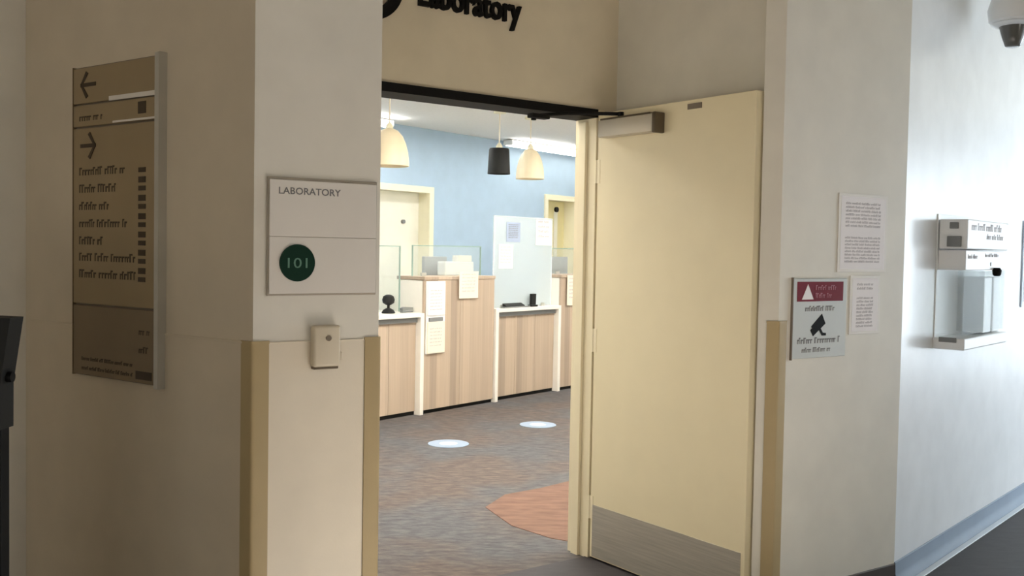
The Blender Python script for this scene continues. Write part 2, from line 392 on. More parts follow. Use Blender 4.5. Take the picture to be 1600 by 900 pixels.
# lobby walls behind the viewer
ww = MB()
T = 0.15
edges = [0.9, 2.0, 3.8, 4.3, 6.1, 6.6, 8.4, 9.1]
for i in range(0, 8, 2):
    ww.prism([R.xy(edges[i], 3.2), R.xy(edges[i + 1], 3.2), R.xy(edges[i + 1], 3.35), R.xy(edges[i], 3.35)], 0, LOBBY_H)
for i in range(1, 7, 2):
    for z0, z1 in ((0, 0.25), (2.6, LOBBY_H)):
        ww.prism([R.xy(edges[i], 3.2), R.xy(edges[i + 1], 3.2), R.xy(edges[i + 1], 3.35), R.xy(edges[i], 3.35)], z0, z1)
struct('wall_windows', ww, M['white_paint'], 'corridor window wall outside the view on the right')
RW = Frame(R.xy(9.0, 3.35), tuple(-v for v in R.d.xy))
for i in range(3):
    s0, s1 = edges[1 + 2 * i], edges[2 + 2 * i]
    e = thing('window_%d' % (i + 1), 'white framed corridor window outside the view, number %d from the door' % (i + 1), None, R, (s0 + s1) / 2, 0.25, 3.27, kind='structure')
    h = (s1 - s0) / 2
    fm = MB()
    for x0, x1, z0, z1 in ((-h, -h + .06, 0, 2.35), (h - .06, h, 0, 2.35), (-h + .06, h - .06, 0, .06), (-h + .06, h - .06, 2.29, 2.35), (-.03, .03, .06, 2.29)):
        fm.box(x0, x1, -.03, .03, z0, z1)
    fm.build('window_frame', M['frame_white'], e)
struct('wall_end', MB().prism([R.xy(9.0, -0.2), R.xy(9.15, -0.2), R.xy(9.15, 3.35), R.xy(9.0, 3.35)], 0, LOBBY_H), M['white_paint'], 'end wall of the corridor outside the view')
bk = MB()
bk.prism([W3, R.xy(0.9, 3.35), (5.65, -4), (5.5, -4)], 2.3, LOBBY_H)
bk.prism([W3, R.xy(0.9, 3.35), (5.25, 0.2), (5.08, 0.2)], 0, 2.3)
bk.prism([(5.36, -2.8), (5.53, -2.8), (5.65, -4), (5.5, -4)], 0, 2.3)
for x0, x1, z0 in ((-4.3, -3.1, 0), (-3.1, 0.3, 2.4), (0.3, 5.65, 0)): bk.box(x0, x1, -4.15, -4.0, z0, LOBBY_H)
bk.prism([BL, (-4.2, -4), (-4.35, -4), off(BL, -0.15, 0)], 0, LOBBY_H)
struct('wall_back', bk, M['paint_left'], 'lobby wall behind the viewer with two added glazed openings')
# laboratory shell
struct('wall_lab_left', MB().prism([A0, LB, off(LB, -.1, -.1), off(A0, -.1, -.02)], 0, LAB_H), M['lab_white'], 'white side wall inside the laboratory, hidden by the pier')
struct('wall_lab_right', MB().prism([RB, RC, RD, off(RD, .1, -.05), off(RC, .12, 0), off(RB, .1, .1)], 0, LAB_H), M['lab_white'], 'white side wall inside the laboratory, hidden by the open door')
bw = MB()
for s0, s1, z0, z1 in ((-3, 1.2, 0, LAB_H), (1.2, 2.33, 2.165, LAB_H), (2.33, 4.46, 0, LAB_H), (4.46, 5.2, 2.21, LAB_H), (5.2, 6.1, 0, LAB_H)):
    bw.prism([B.xy(s0), B.xy(s1), B.xy(s1, -0.2), B.xy(s0, -0.2)], z0, z1)
struct('wall_lab_back', bw, M['blue_wall'], 'pale blue wall behind the reception counter')

# wall protection sheets, 2 mm proud with a thin capping
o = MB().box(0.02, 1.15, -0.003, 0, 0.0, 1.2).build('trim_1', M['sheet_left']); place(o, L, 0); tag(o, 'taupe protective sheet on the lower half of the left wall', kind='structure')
c = MB().box(0.02, 1.15, -0.006, 0, 1.2, 1.206, 0.001).build('sheet_cap', M['sheet_left'], o)
o = MB().box(0.035, 0.335, -0.002, 0, 0.0, 1.2).build('trim_2', M['sheet']); place(o, P, 0); tag(o, 'cream protective sheet on the lower left pier', kind='structure')
MB().box(0.035, 0.335, -0.004, 0, 1.2, 1.204, 0.001).build('sheet_cap', M['sheet'], o)

# tan corner guards
def guard(label, corner, d1, d2, w, z1):
    c = Vector((corner[0], corner[1], 0)); u = Vector((d1[0], d1[1], 0)).normalized(); v = Vector((d2[0], d2[1], 0)).normalized()
    e = bpy.data.objects.new('corner_guard', None); COL.objects.link(e); e.location = c; tag(e, label, 'corner guard', 'tan corner guards')
    t = 0.007; out = -(u + v)
    # outline of the angle: legs along u and v, proud by t, with a softened nose
    def nrm(a, b):
        n = Vector((a.y, -a.x, 0)); return n if n.dot(b) < 0 else -n
    nu, nv = nrm(u, v), nrm(v, u)
    nose = []
    a0 = nu * t; a1 = nv * t
    for k in range(5):
        q = (a0 * (1 - k / 4) + a1 * (k / 4)); q = q.normalized() * t * 1.0; nose.append(q)
    pts = [u * w, u * w + nu * t * 0.6] + [u * 0.004 + nose[0]] + nose[1:-1] + [v * 0.004 + nose[-1]] + [v * w + nv * t * 0.6, v * w, Vector((0, 0, 0))]
    MB().prism([(p.x, p.y) for p in pts], 0.10, z1).build('guard_cover', M['guard'], e, smooth=True)
    m2 = MB().prism([(p.x * 1.03, p.y * 1.03) for p in pts], z1, z1 + 0.008); m2.build('end_cap', M['guard'], e)
    m3 = MB().prism([(p.x, p.y) for p in pts], 0.0, 0.10); m3.build('base_piece', M['base_brown'], e)
neg = lambda v: (-v[0], -v[1])
guard('tan vinyl guard on the outer corner between directory wall and left pier', P.xy(0), neg(L.d.xy), P.d.xy, 0.045, 1.2)
va = Vector(AL) - Vector(pe)
guard('tan vinyl guard on the doorway edge of the left pier', pe, neg(P.d.xy), tuple(va), 0.045, 1.2)
vb = Vector(D.xy(0.03, 0.968)) - Vector(pr)
guard('tan vinyl guard on the corner of the right pier beside the open door', pr, P.d.xy, tuple(vb), 0.045, 1.2)

# baseboards
def cove(fr, s0, s1, name, m, toe, h, label):
    o = MB().extrude_x([(0, 0), (-toe, 0), (-toe, 0.004), (-toe * 0.45, 0.02), (-0.008, 0.05), (-0.006, h - 0.004), (-0.002, h), (0, h)], s0, s1).build(name, m, smooth=True)
    place(o, fr, 0); return tag(o, label, kind='structure')
cove(P, 2.20, 2.965, 'baseboard_front', M['base_brown'], 0.012, 0.10, 'dark brown cove base of the right pier')
o = cove(R, 0.0, 8.9, 'baseboard_right', M['base_blue'], 0.035, 0.105, 'blue grey cove base along the bright corridor wall')
MB().box(0.02, 8.9, -0.064, -0.034, 0.0, 0.008, 0.002).build('edge_strip', M['strip_white'], o)
cove(P, 0.05, 0.33, 'baseboard_left', M['base_brown'], 0.012, 0.10, 'dark cove base of the left pier, below the view')

# door frame
e = thing('trim_3', 'cream steel frame of the doorway with a black head', None, D, 0, 0, 0, kind='structure')
for x0, x1 in ((-1.61, -1.56), (0.0, 0.05)):
    m_ = MB().box(x0, x1, -0.15 + 0.15, 0.15, 0, 2.142)
    m_.build('jamb', M['jamb'], e)
MB().box(-0.016, 0.0, 0.06, 0.11, 0, 2.09, 0.002).build('door_stop', M['jamb'], e)
MB().box(-1.56, 0.0, -0.012, 0.15, 2.104, 2.142).build('frame_head', M['black'], e)

# open door
dr = thing('door_1', 'open cream door folded back beside the doorway with a steel kick plate', 'door', D, 0.0, 0.0, 0.0, kind='structure', rz=-math.pi / 2)
# local frame: x out of the wall along the leaf, y into the alcove side wall (visible face looks to -y)
MB().box(0.012, 0.955, 0.002, 0.047, 0.012, 2.122, 0.002).build('door_leaf', M['door'], dr)
MB().box(0.028, 0.935, -0.0005, 0.002, 0.018, 0.265, 0.0003).build('kick_plate', M['steel'], dr)['label'] = 'brushed steel kick plate'
for z in (0.25, 1.05, 1.85):
    h = MB(); h.tube((0.004, 0.004, z - .055), (0.004, 0.004, z + .055), 0.008, 12); h.box(0.0, 0.03, 0.0, 0.003, z - .055, z + .055)
    h.build('hinge', M['jamb'], dr)
cl = MB().box(0.075, 0.43, -0.058, 0.002, 2.00, 2.078, 0.006).build('closer_body', M['closer'], dr, True); cl['label'] = 'silver door closer body'
MB().box(0.43, 0.45, -0.06, 0.002, 1.994, 2.084, 0.005).build('closer_end', M['alu_dark'], cl, True)
MB().box(0.075, 0.40, -0.045, -0.004, 2.0795, 2.088, 0.002).build('closer_top', M['alu_dark'], cl)
ar = MB(); ar.tube((0.20, -0.03, 2.085), (0.20, -0.03, 2.108), 0.014); ar.tube((0.20, -0.03, 2.10), (0.03, -0.20, 2.103), 0.008); ar.tube((0.03, -0.20, 2.103), (-0.02, -0.36, 2.083), 0.008)
ar.tube((-0.02, -0.36, 2.062), (-0.02, -0.36, 2.09), 0.012); ar.box(-0.03, 0.012, -0.39, -0.29, 2.07, 2.09, 0.003)
ar.build('closer_arm', M['black'], dr, True)
MB().box(0.585, 0.665, -0.002, 0.002, 2.082, 2.106, 0.0008).build('rating_label', M['sign_edge'], dr)['label'] = 'small grey metal label at the top of the door'

# ------------------------------------------------------------------ lettering on the door wall
lt = thing('wall_lettering', 'black raised letters spelling Laboratory on the wall above the doorway', 'lettering', D, -0.99, 2.475)
text_mesh('letters', 'Laboratory', M['letter'], lt, 0.0, 0.0, 0.525, 0.108, y=0.0, depth=0.018, bold=0.022)
rg = MB().disc(-1.222, 2.535, 0.158, -0.02, 0, 48, rin=0.112).build('wall_emblem', M['letter']); place(rg, D, 0); tag(rg, 'black round ring emblem left of the raised letters', 'emblem')

# ------------------------------------------------------------------ directory sign
ds = thing('directory_sign', 'tall bronze directory sign with arrows and silver side rail on the shaded wall', 'sign', L, 0.33, 1.045)
H = 0.985; Wd = 0.445          # panels from x=0 to Wd
MB().box(-0.004, Wd + 0.02, -0.010, 0, 0.0, H, 0.002).build('back_board', M['sign_edge'], ds)
def dpanel(z0, z1, m, nm='sign_panel'):
    return MB().box(0.0, Wd, -0.020, -0.010, z0, z1, 0.002).build(nm, m, ds)
p1 = dpanel(0.868, 0.980, M['bronze']); p2 = dpanel(0.795, 0.862, M['bronze']); p3 = dpanel(0.232, 0.789, M['bronze']); p4 = dpanel(0.004, 0.226, M['bronze_dark'])
rail = MB().extrude_x([(0, 0), (-0.026, 0), (-0.029, .002), (-0.029, .994), (-0.026, .996), (0, .996)], Wd + 0.002, Wd + 0.022); rail = rail.build('side_rail', M['alu'], ds); rail.location.z = -0.006; rail['label'] = 'silver side rail'
MB().extrude_x([(0, 0), (-0.021, 0), (-0.021, .985), (0, .985)], -0.005, -0.001).build('left_rail', M['bronze_dark'], ds)
def arrow(x, z, s, sign, par):
    a = MB()
    a.box(x - s * .5, x + s * .5, -0.022, -0.0195, z - s * .07, z + s * .07)
    hx = x + sign * s * .5
    for k in (1, -1):
        a.plate([(hx, z), (hx - sign * s * .12, z + k * 0.0), (hx - sign * s * .50, z + k * s * .42), (hx - sign * s * .36, z + k * s * .50)], -0.022, -0.0195)
    a.build('arrow', M['bronze_text'], par)
arrow(0.085, 0.925, 0.085, -1, p1); arrow(0.085, 0.733, 0.085, 1, p3)
MB().box(0.20, Wd - 0.004, -0.0215, -0.0195, 0.866, 0.880).build('pale_strip', M['sign_white'], p2)
MB().box(0.22, Wd - 0.004, -0.0215, -0.0195, 0.797, 0.803).build('pale_strip', M['sign_white'], p2)
t = MB(); greek(t, 0.035, 0.812, 0.13, 0.022, -0.021, -0.0195); prt(t, 'small_print', M['bronze_text'], p2)
MB().box(0.352, 0.392, -0.0215, -0.0195, 0.816, 0.852, 0.0005).build('floor_mark', M['bronze_text'], p2)
t = MB()
for z, w in ((0.640, 0.255), (0.585, 0.215), (0.530, 0.165), (0.475, 0.27), (0.420, 0.14), (0.368, 0.31), (0.315, 0.31)):
    greek(t, 0.035, z, w, 0.026, -0.021, -0.0195, (5, 9))
prt(t, 'directory_print', M['bronze_text'], p3)
t = MB()
for k in range(13):
    z = 0.655 - k * 0.0275
    t.box(0.355, 0.392, -0.021, -0.0195, z - 0.018 * (1 if k % 2 else 0.8), z)
prt(t, 'room_numbers', M['bronze_text'], p3)
t = MB()
for z, w in ((0.150, 0.06), (0.095, 0.06)): greek(t, 0.36, z, w, 0.02, -0.021, -0.0195)
for z in (0.05, 0.02): greek(t, 0.05, z, 0.28, 0.012, -0.021, -0.0195)
t.box(0.345, 0.425, -0.0215, -0.0195, 0.015, 0.04)
prt(t, 'small_print', M['bronze_text'], p4)

# ------------------------------------------------------------------ room sign on the left pier
rs = thing('room_sign', 'white laboratory room sign with a dark green numbered disc', 'sign', P, 0.036, 1.333)
MB().box(0, 0.333, -0.008, 0, 0, 0.330, 0.002).build('sign_back', M['sign_rim'], rs)
MB().box(0.004, 0.329, -0.013, -0.008, 0.1655, 0.322, 0.0015).build('sign_panel', M['sign_white'], rs)
lp = MB().box(0.004, 0.329, -0.013, -0.008, 0.006, 0.1645, 0.0015).build('sign_panel', M['sign_white'], rs)
text_mesh('room_name', 'LABORATORY', M['print'], rs, 0.030, 0.283, 0.185, 0.019, y=-0.0128, depth=0.001, bold=0.01)
gd = MB().disc(0.085, 0.092, 0.052, -0.017, -0.013).build('number_disc', M['green'], rs); gd['label'] = 'dark green round disc with a room number'
text_mesh('room_number', '101', M['pale_green'], gd, 0.085, 0.078, 0.058, 0.028, y=-0.0168, depth=0.001, align='CENTER')

# beige wall box
wb = thing('wall_button_box', 'small beige wall box with a button below the room sign', 'switch', P, 0.166, 1.13)
MB().box(0, 0.083, -0.032, 0, 0, 0.118, 0.008, 3).build('box_cover', M['plastic_beige'], wb, True)
MB().box(0.004, 0.079, -0.024, -0.002, -0.007, 0.001, 0.002).build('box_shadow_strip', M['alu_dark'], wb)  # dark strip standing in for the shadow under the box
MB().disc(0.044, 0.082, 0.008, -0.035, -0.031, 20).build('button', M['sign_edge'], wb)
MB().box(0.083, 0.094, -0.02, -0.004, 0.018, 0.04, 0.003).build('side_latch', M['plastic_beige'], wb)

# ------------------------------------------------------------------ warning sign and notices on the right pier
ws = thing('camera_warning_sign', 'grey camera warning sign with a dark red banner on the right pier', 'sign', P, 2.225, 1.053)
MB().box(0, 0.338, -0.008, 0, 0, 0.325, 0.002).build('sign_plate', M['sign_grey'], ws)
MB().box(-0.005, 0.0, -0.010, 0, -0.004, 0.329).build('edge_strip', M['sign_edge'], ws)
bn = MB().box(0.022, 0.312, -0.0095, -0.0078, 0.232, 0.312).build('red_banner', M['red'], ws)
MB().plate([(0.050, 0.240), (0.122, 0.240), (0.086, 0.302)], -0.0105, -0.0094).build('warning_triangle', M['paper'], bn)
t = MB(); greek(t, 0.135, 0.278, 0.13, 0.02, -0.0105, -0.0094); greek(t, 0.135, 0.246, 0.11, 0.02, -0.0105, -0.0094); prt(t, 'banner_print', M['pink_print'], bn)
t = MB(); greek(t, 0.075, 0.192, 0.19, 0.022, -0.0092, -0.0078, (8, 12)); greek(t, 0.03, 0.060, 0.27, 0.026, -0.0092, -0.0078, (6, 9)); greek(t, 0.06, 0.024, 0.18, 0.02, -0.0092, -0.0078, (6, 9)); prt(t, 'sign_print', M['print'], ws)
cmr = MB()
def rot(pts, cx, cz, a):
    pts = [(x * .78, z * .9) for x, z in pts]; return [(cx + x * math.cos(a) - z * math.sin(a), cz + x * math.sin(a) + z * math.cos(a)) for x, z in pts]
cmr.plate(rot([(-0.068, -0.022), (0.05, -0.026), (0.055, 0.026), (-0.05, 0.022), (-0.05, 0.012), (-0.068, 0.012)], 0.158, 0.136, 0.62), -0.0094, -0.0078)
cmr.plate([(0.160, 0.118), (0.174, 0.120), (0.188, 0.102), (0.208, 0.100), (0.208, 0.090), (0.182, 0.090)], -0.0094, -0.0078)
cmr.build('camera_symbol', M['letter'], ws)

def notice(label, s0, s1, z0, z1, blocks, tilt=0.0):
    e = thing('wall_notice', label, 'notice', P, s0, z0, group='paper notices on the right pier')
    w, h = s1 - s0, z1 - z0
    MB().box(0, w, -0.004, 0, 0, h, 0.001).build('sheet_holder', M['sign_white'], e)
    MB().box(0.015, w - 0.015, -0.0048, -0.0038, 0.012, h - 0.012).build('paper_sheet', M['paper'], e)
    t = MB()
    for bz0, bz1, n in blocks:
        for k in range(n):
            z = bz1 - (k + 1) * (bz1 - bz0) / n
            greek(t, 0.045, z, w - 0.09, (bz1 - bz0) / n * 0.62, -0.0054, -0.0046, (5, 12))
    prt(t, 'notice_print', M['print_light'], e)
notice('large white printed notice, upper of two sheets on the right pier', 2.500, 2.830, 1.405, 1.735, ((0.19, 0.30, 7), (0.04, 0.155, 8)))
notice('smaller pale printed notice beneath, lower sheet beside the warning sign', 2.590, 2.795, 1.140, 1.390, ((0.19, 0.225, 2), (0.03, 0.165, 9)))

# ------------------------------------------------------------------ hygiene station on the corridor wall
hs = thing('hygiene_station', 'white wall mounted hygiene station with clear bins on the bright corridor wall', 'dispenser', R, 0.42, 1.04)
MB().box(0.0, 0.68, -0.006, 0, 0.02, 0.64, 0.002).build('back_plate', M['plastic'], hs)
ub = MB().box(0.0, 0.68, -0.14, -0.012, 0.475, 0.615, 0.006).build('upper_box', M['plastic'], hs)
t = MB(); greek(t, 0.06, 0.565, 0.5, 0.035, -0.1412, -0.139, (4, 7)); greek(t, 0.30, 0.525, 0.3, 0.028, -0.1412, -0.139, (4, 7)); prt(t, 'box_print', M['print_light'], ub)
mid = MB().box(0.02, 0.66, -0.13, -0.006, 0.375, 0.470, 0.004).build('middle_shelf', M['plastic'], hs)
t = MB(); greek(t, 0.05, 0.43, 0.16, 0.022, -0.1312, -0.129); greek(t, 0.32, 0.44, 0.24, 0.018, -0.1312, -0.129); prt(t, 'shelf_print', M['print_light'], mid)
MB().disc(0.42, 0.405, 0.010, -0.1325, -0.129, 16).build('indicator', M['plastic_grey'], mid)
nz = MB().lathe([(0.012, 0.0), (0.020, 0.008), (0.022, 0.030), (0.014, 0.042)], 0.475, -0.145, 20, 0.345).build('nozzle', M['letter'], hs, True); nz['label'] = 'small black nozzle'
bk_ = MB().box(-0.010, 0.0, -0.115, -0.05, 0.485, 0.535, 0.003); bk_.box(-0.010, 0.0, -0.10, -0.06, 0.57, 0.60, 0.003); o = bk_.build('side_bracket', M['plastic_grey'], hs); o['kind'] = 'stuff'
for x0, x1, nm in ((0.0, 0.325, 'clear_bin'), (0.335, 0.68, 'clear_bin')):
    b_ = MB()
    b_.box(x0, x0 + 0.004, -0.125, -0.006, 0.07, 0.37); b_.box(x1 - 0.004, x1, -0.125, -0.006, 0.07, 0.37)
    b_.box(x0, x1, -0.13, -0.125, 0.07, 0.37); b_.build(nm, M['clear_bin'], hs)
for x0 in (0.37, 0.53):
    MB().box(x0, x0 + 0.13, -0.118, -0.02, 0.06, 0.34, 0.006).build('refill_pack', M['plastic'], hs)
tr = MB().box(-0.01, 0.69, -0.145, 0, 0.0, 0.055, 0.006).build('tray', M['plastic'], hs)
MB().box(-0.016, -0.009, -0.11, -0.03, 0.035, 0.058, 0.002).build('tray_clip', M['plastic_grey'], tr)

# dome camera on wall bracket
dc = thing('dome_camera', 'white dome camera with a smoked lens hanging high beside the corridor wall', 'camera', R, 0.86, 2.515, 0.19)
MB().lathe([(0.098, 0.114), (0.112, 0.125), (0.120, 0.18), (0.10, 0.25), (0.05, 0.28)], n=32).build('housing', M['plastic'], dc, True)
MB().lathe([(0.066, 0.098), (0.086, 0.100), (0.104, 0.112), (0.098, 0.118)], n=32).build('trim_ring', M['plastic'], dc, True)
MB().lathe([(0.030, 0.0), (0.036, 0.004), (0.052, 0.05), (0.066, 0.100)], n=32).build('smoked_lens', M['smoke'], dc, True)
br = MB(); br.tube((0, 0, 0.26), (0, 0, LOBBY_H - 2.515), 0.022, 16); br.lathe([(0.06, LOBBY_H - 2.515 - 0.02), (0.06, LOBBY_H - 2.515)], n=24); br.build('ceiling_pole', M['sign_grey'], dc, True)
pb = thing('framed_wall_notice', 'pale blue framed notice at the right picture edge past the hygiene station', 'notice', R, 1.93, 1.19)
MB().box(0, 0.45, -0.010, 0, 0, 0.51, 0.003).build('notice_frame', M['pale_blue'], pb)
MB().box(0.03, 0.42, -0.012, -0.0095, 0.03, 0.48).build('paper_sheet', M['paper'], pb)

# black stand at the left edge
st = bpy.data.objects.new('floor_stand', None); COL.objects.link(st); st.location = (-1.33, 2.2, 0.004); tag(st, 'black floor stand with a tilted head at the left edge', 'stand')
MB().box(-0.16, 0.205, -0.02, 0.02, 0.03, 1.07, 0.004).build('post', M['black'], st)
MB().box(-0.22, 0.21, -0.16, 0.16, 0.0, 0.03, 0.006).build('foot', M['black'], st)
hd = MB().plate([(-0.19, 1.05), (0.208, 1.05), (0.2085, 1.15), (0.231, 1.298), (-0.21, 1.31)], -0.03, 0.03).build('head', M['plastic_dark'], st)
MB().tube((0.20, 0, 1.165), (0.222, 0, 1.165), 0.012, 14).build('knob', M['black'], st, True)

# ------------------------------------------------------------------ laboratory reception counter
def tall_unit(label, s0, s1):
    e = thing('reception_counter', label, 'counter', K, s0, group='tall reception counter units')
    w = s1 - s0
    n = max(1, round(w / 0.5))
    MB().box(0, w, 0.01, 0.30, 0.035, 1.19).build('carcass', M['counter_white'], e)
    for k in range(n):
        MB().box(k * w / n + 0.0015, (k + 1) * w / n - 0.0015, -0.01, 0.01, 0.035, 1.195, 0.001).build('front_panel', M['wood'], e)
    MB().box(0, w, 0.01, 0.28, 0.0, 0.035).build('kick_plate', M['black'], e)
    MB().box(-0.005, w + 0.005, -0.02, 0.32, 1.195, 1.225, 0.003).build('counter_top', M['wood'], e)
    return e
def low_unit(label, s0, s1, right_end=True):
    e = thing('service_desk', label, 'desk', K, s0, group='low service desks of the reception')
    w = s1 - s0; n = 3
    for k in range(n):
        MB().box(k * w / n + 0.002, (k + 1) * w / n - 0.002, 0.03, 0.05, 0.035, 0.85, 0.001).build('front_panel', M['wood'], e)
    MB().box(0, w, 0.05, 0.07, 0.035, 0.85).build('backing', M['plastic_grey'], e)
    MB().box(0, w, 0.04, 0.09, 0.0, 0.035).build('kick_plate', M['black'], e)
    MB().box(0.0, w, -0.03, 0.70, 0.868, 0.905, 0.004).build('worktop', M['counter_white'], e)
    MB().box(0.01, w - 0.01, 0.005, 0.03, 0.825, 0.868).build('shadow_rail', M['plastic_grey'], e)
    MB().box(-0.045, 0.0, -0.03, 0.70, 0.0, 0.905, 0.002).build('end_panel', M['counter_white'], e)
    MB().box(w, w + 0.045, -0.03, 0.70, 0.0, 0.905, 0.002).build('end_panel', M['counter_white'], e)
    return e
low_unit('low desk at the left of the doorway view with a small black stand on it', -0.58, 0.425)
tall_unit('tall striped wood counter unit carrying two hanging notices', 0.478, 1.472)
low_unit('low desk in the middle under the tall acrylic screen', 1.525, 2.525)
tall_unit('tall striped wood counter unit at the right beside the door jamb', 2.578, 3.7)
tall_unit('tall striped wood counter unit hidden behind the left pier', -1.7, -0.63)

# screens
def screen(label, s0, s1, z0, z1, off_, m, group='clear glass screens on the counter', name='glass_screen'):
    edge_m = M['acrylic_edge'] if name == 'acrylic_screen' else M['glass_edge']
    e = thing(name, label, 'screen', K, s0, z0, -off_, group=group)
    w, h = s1 - s0, z1 - z0
    MB().box(0.004, w - 0.004, -0.004, 0.004, 0.004, h - 0.004).build('pane', m, e)
    MB().box(0, w, -0.006, 0.006, h - 0.008, h).build('top_edge', edge_m, e)
    for x0 in (0, w - 0.008): MB().box(x0, x0 + 0.008, -0.006, 0.006, 0.0, h - 0.008).build('side_edge', edge_m, e)
    for x0 in (0.12, w - 0.18): MB().box(x0, x0 + 0.06, -0.012, 0.012, 0.0, 0.03, 0.002).build('clamp', M['alu'], e)
    return e
screen('clear glass screen on the left low desk', -0.56, 0.44, 0.905, 1.495, 0.25, M['glass'])
screen('clear glass screen on the tall counter with hanging notices', 0.50, 1.46, 1.225, 1.505, 0.16, M['glass'])
screen('clear glass screen on the tall counter beside the door jamb', 2.60, 3.68, 1.225, 1.505, 0.16, M['glass'])
ac = screen('tall clear acrylic screen with painted-in reflection and papers taped on it above the middle desk', 1.53, 2.50, 0.905, 1.81, 0.06, M['acrylic'], None, 'acrylic_screen')

def paper(name, label, s0, s1, z0, z1, o, m, pm='print_light', lines=6, group='papers taped to the milky screen'):
    e = thing(name, label, 'paper', K, s0, z0, o, group=group)
    w, h = s1 - s0, z1 - z0
    MB().box(0, w, -0.001, 0.001, 0, h).build('paper_sheet', m, e)
    t = MB()
    for k in range(lines):
        greek(t, w * 0.14, h * (0.86 - 0.75 * k / lines), w * 0.72, h * 0.75 / lines * 0.5, -0.0018, -0.0008, (4, 9))
    prt(t, 'paper_print', M[pm], e)
    return e
M['blue_paper'] = mat('blue_grey_paper', (178, 192, 216), 0.7)
paper('taped_paper', 'blue grey sheet taped near the top of the acrylic screen', 1.72, 1.94, 1.555, 1.75, -0.05, M['blue_paper'], 'print', 8)
paper('taped_paper', 'white sheet taped at the left of the acrylic screen, under the blue grey one', 1.60, 1.83, 1.29, 1.53, -0.05, M['paper'])
paper('taped_paper', 'white sheet taped at the top right of the acrylic screen', 2.20, 2.48, 1.53, 1.795, -0.05, M['paper'], lines=4)
paper('counter_notice', 'cream notice hanging over the front edge of the tall counter', 0.93, 1.20, 1.02, 1.27, 0.03, M['cream_paper'], group='notices on the counter fronts')
paper('counter_notice', 'cream notice on the far tall counter beside the door jamb', 2.67, 2.92, 0.90, 1.22, 0.03, M['cream_paper'], group='notices on the counter fronts')
nh = thing('leaflet_holder', 'tall white two tier leaflet holder on the counter front', 'holder', K, 0.50, 0.535, 0.011)
MB().box(0, 0.25, -0.012, 0, 0, 0.65, 0.003).build('back_plate', M['plastic'], nh)
for z in (0.0, 0.34):
    MB().box(0.01, 0.24, -0.022, -0.012, z + 0.005, z + 0.285, 0.002).build('leaflet', M['paper' if z else 'cream_paper'], nh)
MB().box(0.03, 0.21, -0.024, -0.012, 0.292, 0.325, 0.002).build('label_strip', M['plastic_grey'], nh)
t = MB()
for k in range(7): greek(t, 0.04, 0.56 - k * 0.028, 0.16, 0.012, -0.0228, -0.0215)
for k in range(6): greek(t, 0.04, 0.22 - k * 0.03, 0.16, 0.012, -0.0228, -0.0215)
prt(t, 'leaflet_print', M['print_light'], nh)

# things on the desks
cs = thing('desk_camera', 'small black ball headed stand on the left low desk', 'stand', K, 0.19, 0.905, -0.14)
MB().lathe([(0.055, 0), (0.06, 0.008), (0.045, 0.03), (0.018, 0.045)], n=20).build('base', M['plastic_dark'], cs, True)
MB().lathe([(0.012, 0.04), (0.012, 0.08)], n=12).build('neck', M['plastic_dark'], cs, True)
MB().lathe([(0.02, 0.072), (0.05, 0.09), (0.056, 0.12), (0.045, 0.15), (0.02, 0.162)], n=20).build('head', M['plastic_dark'], cs, True)
sp = thing('stapler', 'small grey stapler beside the black stand on the left desk', 'stapler', K, 0.33, 0.905, -0.12)
MB().box(0, 0.13, -0.02, 0.02, 0, 0.014, 0.004).build('base', M['plastic_grey'], sp, True)
MB().plate([(0.0, 0.016), (0.13, 0.022), (0.13, 0.045), (0.03, 0.05), (0.0, 0.04)], -0.018, 0.018).build('arm', M['plastic_grey'], sp)
kb = thing('keypad_tray', 'dark keypad tray on the middle desk in front of the acrylic screen', 'tray', K, 1.62, 0.905, 0.0)
MB().box(0, 0.42, -0.02, 0.032, 0.0, 0.014, 0.003).build('tray_base', M['plastic_grey'], kb)
MB().extrude_x([(-0.02, 0.014), (0.03, 0.014), (0.03, 0.045), (-0.015, 0.024)], 0.03, 0.33).build('keypad', M['plastic_dark'], kb)
cr = thing('card_reader', 'upright black card reader on the middle desk beside the keypad tray', 'card reader', K, 2.11, 0.905, 0.0)
MB().box(-0.05, 0.06, -0.02, 0.032, 0, 0.02, 0.004).build('base', M['plastic_dark'], cr)
MB().plate([(-0.02, 0.02), (0.05, 0.02), (0.055, 0.13), (-0.015, 0.13)], 0.0, 0.03).build('body', M['plastic_dark'], cr)
for a, w, h, lab in ((1.72, 0.16, 0.10, 'pale grey box behind the acrylic screen, left of a pair'), (2.24, 0.14, 0.11, 'pale grey box behind the acrylic screen, right of a pair')):
    e = thing('storage_box', lab, 'box', K, a, 0.905, -0.28, group='grey boxes behind the milky screen')
    MB().box(0, w, -0.06, 0.06, 0, h, 0.004).build('box_body', M['plastic_grey'], e); MB().box(-0.004, w + 0.004, -0.064, 0.064, h, h + 0.015, 0.003).build('box_lid', M['sign_grey'], e)
